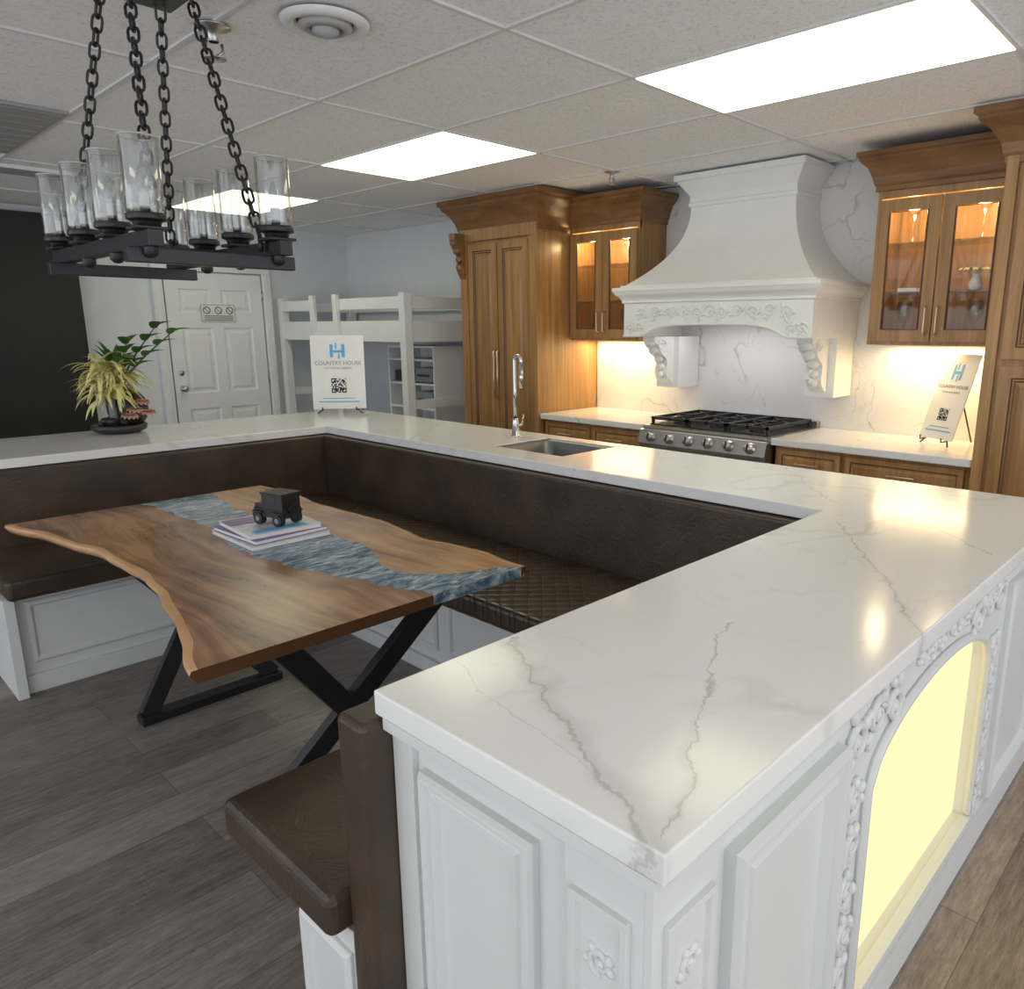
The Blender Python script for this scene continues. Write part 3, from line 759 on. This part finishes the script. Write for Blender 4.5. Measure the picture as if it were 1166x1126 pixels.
n3=(rb-ra-.06)/3
for k in range(3):
    g0=ra+.03+k*n3+.006;g1=g0+n3-.012
    for xx in(4.055,4.335,4.615):b.box(xx,xx+.016,g0,g1,.948,.966,'black')
    for yy in(g0,g1-.014,(g0+g1)/2-.007):b.box(4.055,4.63,yy,yy+.014,.948,.966,'black')
    for xx in(4.06,4.61):
        for yy in(g0,g1-.016):b.box(xx,xx+.016,yy,yy+.016,.915,.95,'black')
    for xc in(4.20,4.48):
        yc=(g0+g1)/2
        b.lathe((xc,yc,.918),[(.055,0),(.055,.01),(.045,.014),(.045,.022),(.03,.026),(0,.026)],'black',22)
        for a in range(4):
            an=a*math.pi/2+math.pi/4;b.bar((xc+.03*math.cos(an),yc+.03*math.sin(an),.955),(xc+.13*math.cos(an),yc+.13*math.sin(an),.955),.011,.016,'black')
b.done('grates_and_burners',0,rg)

# ------------------------------------------------------------------ chandelier
ch=empty('candle_chandelier')
cx0,cx1,cy0,cy1,cz=.73,1.065,2.10,2.83,1.765
b=Bd()
for x in(cx0,cx1):b.box(x-.018,x+.018,cy0-.05,cy1+.05,cz-.022,cz+.018,'black')
for y in(cy0+.02,cy1-.02):b.box(cx0-.05,cx1+.05,y-.017,y+.017,cz-.058,cz-.022,'black')
b.box(cx0,cx1,2.45,2.48,cz-.016,cz+.016,'black')
ly=[cy0+(cy1-cy0)*k/3 for k in range(4)]
for x in(cx0,cx1):
    for y in ly:
        b.box(x-.038,x+.038,y-.038,y+.038,cz+.018,cz+.026,'black')
        b.lathe((x,y,cz+.026),[(0,0),(.030,0),(.034,.012),(.046,.016),(.046,.030),(.040,.032),(.0,.032)],'black',22)
        b.lathe((x,y,cz-.018),[(.018,0),(.018,-.02),(.01,-.028),(0,-.03)],'black',14)
        b.cyl((x,y,cz+.058),(x,y,cz+.075),.012,'black',seg=12)
b.done('iron_frame',.002,ch)
b=Bd()
for x in(cx0,cx1):
    for y in ly:
        b.lathe((x,y,cz+.058),[(.030,.0),(.042,.002),(.044,.01),(.044,.175),(.0425,.177),(.041,.175),(.041,.006)],'glass',28)
        b.lathe((x,y,cz+.234),[(.0405,0),(.0425,.0025),(.0445,0),(.0425,-.0025),(.0405,0)],'candle',28)
b.done('glass_shades',0,ch)
b=Bd()
for x in(cx0,cx1):
    for y in ly:
        b.lathe((x,y,cz+.075),[(.011,0),(.012,.030)],'candle',12)
        b.lathe((x,y,cz+.105),[(.010,0),(.013,.015),(.015,.03),(.009,.055),(0,.075)],'glass',12)
b.done('candle_sleeves_and_bulbs',0,ch)
b=Bd()
def link(b,c,d,side,L=.046,W=.026,r=.0040):
    pts=[];hl=L/2-W/2
    for k in range(6):
        a=-math.pi/2+k*math.pi/5;pts.append(c+d*(hl+W/2*math.cos(a))+side*(W/2*math.sin(a)))
    for k in range(6):
        a=math.pi/2+k*math.pi/5;pts.append(c+d*(-hl+W/2*math.cos(a))+side*(W/2*math.sin(a)))
    b.tube(pts,r,'black',6,True,ref=tuple(d.cross(side)))
mx_,my_=(cx0+cx1)/2,(cy0+cy1)/2
for (x,y,tx,ty) in((cx0+.03,cy0+.04,-.05,-.09),(cx1-.03,cy0+.04,.12,-.06),(cx0+.03,cy1-.04,-.06,.09),(cx1-.03,cy1-.04,.10,.10)):
    p0=V3((x,y,cz+.03));p1=V3((mx_+tx,my_+ty,CZ-.03));d=(p1-p0);L=d.length;d.normalize()
    s1=d.cross(V3((.6,.8,0))).normalized();s2=d.cross(s1);n=int(L/.036)
    b.cyl(V3((x,y,cz-.01)),p0,.007,'black',seg=8)
    for k in range(n+1): link(b,p0+d*(k+.5)*L/(n+1),d,s1 if k%2 else s2)
b.box(mx_-.10,mx_+.14,my_-.12,my_+.13,CZ-.03,CZ+.012,'black')
b.done('chains_and_canopy',0,ch)

# ------------------------------------------------------------------ bunk bed
b=Bd();P0=.08
for x in(3.80,4.58):
    for y in(5.40,7.52):b.box(x,x+P0,y,y+P0,0,1.83,'trim')
for x in(3.80,4.62):
    b.box(x+.01,x+.035,5.48,7.52,1.42,1.60,'trim');b.box(x+.01,x+.035,5.48,7.52,.30,.48,'trim')
b.box(3.81,3.835,5.48,6.46,1.70,1.80,'trim');b.box(3.81,3.835,6.90,7.52,1.70,1.80,'trim');b.box(4.63,4.655,5.48,7.52,1.70,1.80,'trim')
for y in(6.42,6.84):b.box(3.77,3.81,y,y+.07,1.42,1.84,'trim')
for y in(5.42,7.54):
    b.box(3.88,4.58,y,y+.025,1.42,1.60,'trim');b.box(3.88,4.58,y,y+.025,1.70,1.80,'trim');b.box(3.88,4.58,y,y+.025,.3,.5,'trim');b.box(3.88,4.58,y,y+.025,.85,.93,'trim')
b.box(3.83,4.62,5.46,7.52,1.44,1.46,'trim');b.box(3.84,4.61,5.47,7.51,1.46,1.60,'mattress')
b.box(3.83,4.62,5.46,7.52,.36,.38,'trim');b.box(3.84,4.61,5.47,7.51,.38,.56,'mattress')
for k in range(5):b.bar((3.765,6.45+.03,.2+.27*k),(3.765,6.87,.2+.27*k),.03,.04,'trim')
b.box(3.75,3.79,6.42,6.46,0,1.42,'trim');b.box(3.75,3.79,6.87,6.91,0,1.42,'trim')
b.done('bunk_bed',.004)
b=Bd()
for y in(5.55,6.25):b.box(4.2,4.57,y,y+.02,.57,1.38,'trim')
for z in(.57,.80,1.02,1.24,1.36):b.box(4.2,4.57,5.57,6.25,z,z+.02,'trim')
for z in(.83,1.05):b.box(4.23,4.55,5.62,5.88,z,z+.13,'grey');b.box(4.22,4.23,5.66,5.84,z+.05,z+.07,'dgrey')
b.box(4.23,4.5,5.95,6.2,1.05,1.15,'dgrey')
b.done('bedside_shelf_unit',.002)

# ------------------------------------------------------------------ signs
def sign(cx,cy,z,w,h,ndir,lean):
    root=empty('easel_sign')
    N0=V3((ndir[0],ndir[1],0)).normalized();U=Z.cross(N0)
    Vv=(Z*math.cos(lean)-N0*math.sin(lean)).normalized();N=U.cross(Vv)
    O=V3((cx,cy,z))+Z*.035-U*w/2
    b=Bd();b.obox(O+U*w/2+Vv*h/2-N*.003,U*w/2,Vv*h/2,N*.003,'paper')
    def r_(u0,u1,v0,v1,mt,d=.0008):b.obox(O+U*(u0+u1)/2*w+Vv*(v0+v1)/2*h+N*d,U*(u1-u0)/2*w,Vv*(v1-v0)/2*h,N*.0006,mt)
    for (a,c,e,f_) in((.36,.42,.70,.88),(.58,.64,.70,.88),(.42,.58,.765,.80),(.46,.49,.82,.90),(.51,.54,.68,.75)):r_(a,c,e,f_,'blue')
    rd=random.Random(5)
    n=13;q0,q1=.36,.64;qh=(q1-q0)*w/h;qb=.22
    for i in range(n):
        for j in range(n):
            cor=(i<4 and j<4) or (i>n-5 and j<4) or (i<4 and j>n-5)
            on=rd.random()<.5
            if cor:
                ii=i if i<4 else n-1-i;jj=j if j<4 else n-1-j
                on=(ii in(0,) or jj in (0,) or ii==3 or jj==3 or (ii==2 and jj==2)) 
            if on:r_(q0+(q1-q0)*i/n,q0+(q1-q0)*(i+1)/n,qb+qh*j/n,qb+qh*(j+1)/n,'matteblack')
    r_(.12,.88,.09,.105,'blue');r_(.2,.8,.14,.148,'grey')
    b.done('board',0,root)
    for txt,s_,v,mt in(('COUNTRY HOUSE',.105*w,.60,'grey'),('KITCHENS & CABINETS',.05*w,.545,'grey')):
        cu=bpy.data.curves.new('lettering','FONT');cu.body=txt;cu.size=s_;cu.align_x='CENTER';cu.extrude=.0003;cu.materials.append(M[mt])
        o=bpy.data.objects.new('lettering',cu);scene.collection.objects.link(o);o.parent=root
        mt4=Matrix((U,Vv,N)).transposed().to_4x4();mt4.translation=O+U*w/2+Vv*v*h+N*.001;o.matrix_world=mt4
    b=Bd();c=V3((cx,cy,z))
    back=c-N0*(.16+h*.2)
    ap=O+U*w/2+Vv*h*.72-N*.014
    for s_ in(-1,1):
        foot=c+U*s_*w*.42+N0*.035+Z*.004
        b.tube([ap,c+U*s_*w*.32-N0*.012+Z*.035,foot-N0*.03],.0045,'black',8)
        b.tube([c+U*s_*w*.32-N0*.012+Z*.03,c+U*s_*w*.32+N0*.03+Z*.028,c+U*s_*w*.32+N0*.03+Z*.05],.004,'black',8)
    b.tube([ap,back+Z*.004],.0045,'black',8)
    b.done('easel',0,root)
sign(2.80,4.80,ST,.36,.51,(-.6,-.8),.12)
sign(4.40,1.32,.91,.24,.48,(-.86,.50),.30)

# ------------------------------------------------------------------ plant
b=Bd();px,py=1.42,4.88;rd=random.Random(12)
b.lathe((px,py,ST),[(0,0),(.10,0),(.14,.02),(.145,.045),(.135,.05),(.12,.04),(0,.035)],'pot',28)
for k in range(16):
    a=rd.uniform(0,6.28);r=rd.uniform(0,.10);b.ell((px+r*math.cos(a),py+r*math.sin(a),ST+.05+rd.uniform(0,.03)),(.03,.028,.022),'pot',8)
b.ell((px+.07,py+.05,ST+.13),(.11,.09,.12),'pot',14)
b.tube([(px-.02,py,ST+.04),(px-.03,py-.01,ST+.16),(px-.01,py,ST+.26)],[.026,.020,.014],'grey',8)
for k in range(230):
    a=rd.uniform(0,6.28);e=rd.uniform(-.1,1.6);base=V3((px-.02+rd.uniform(-.05,.05),py+rd.uniform(-.05,.05),ST+.29+rd.uniform(-.10,.10)))
    b.blade(base,(math.cos(a),math.sin(a),e),rd.uniform(.13,.24),.026,rd.uniform(1.2,2.8),'yellowg',7)
for k in range(16):
    a=rd.uniform(0,6.28);b.blade((px+.02,py,ST+.33),(math.cos(a)*.8+.3,math.sin(a)*.8-.2,rd.uniform(.9,2.2)),rd.uniform(.14,.22),.05,.9,'green',7)
for (dx,dy,L) in((.34,-.36,.38),(.50,-.5,.38),(.1,-.2,.26)):
    base=V3((px+.02,py,ST+.25));d=V3((dx,dy,1)).normalized();pts=[base+d*L*t+V3((dx,dy,0))*.15*t*t for t in(0,.3,.6,1)]
    b.tube(pts,[.007,.006,.005,.003],'green',6)
    for t in(.4,.6,.8,1):
        p=base+d*L*t+V3((dx,dy,0))*.15*t*t
        for s_ in(-1,1):b.blade(p,(dx+s_*.5,dy+s_*.5,.6),.12,.055,.7,'green',6)
for (dx,dy,dz) in((.06,-.10,.13),(.11,-.07,.17),(.02,-.13,.10),(.13,-.09,.11)):
    for k in range(9):
        a=k*.7;b.blade((px+dx,py+dy,ST+dz),(math.cos(a),math.sin(a)-.4,.7),.055,.045,2.0,'pink',5)
b.done('potted_orchid')

# ------------------------------------------------------------------ world, camera
w=bpy.data.worlds.new('world');scene.world=w;w.use_nodes=True
bg=w.node_tree.nodes['Background'];bg.inputs[0].default_value=(.90,.94,1,1);bg.inputs[1].default_value=1.35
cam=bpy.data.cameras.new('camera');co=bpy.data.objects.new('camera',cam);scene.collection.objects.link(co)
cam.lens=36*856/1166;cam.sensor_width=36;cam.shift_x=-67/1166;cam.clip_start=.02
co.location=(0,0,1.55);co.rotation_euler=(math.radians(90-12.578),0,math.radians(42.7-90))
scene.camera=co
scene.view_settings.view_transform='Standard';scene.view_settings.look='None';scene.view_settings.exposure=0.3
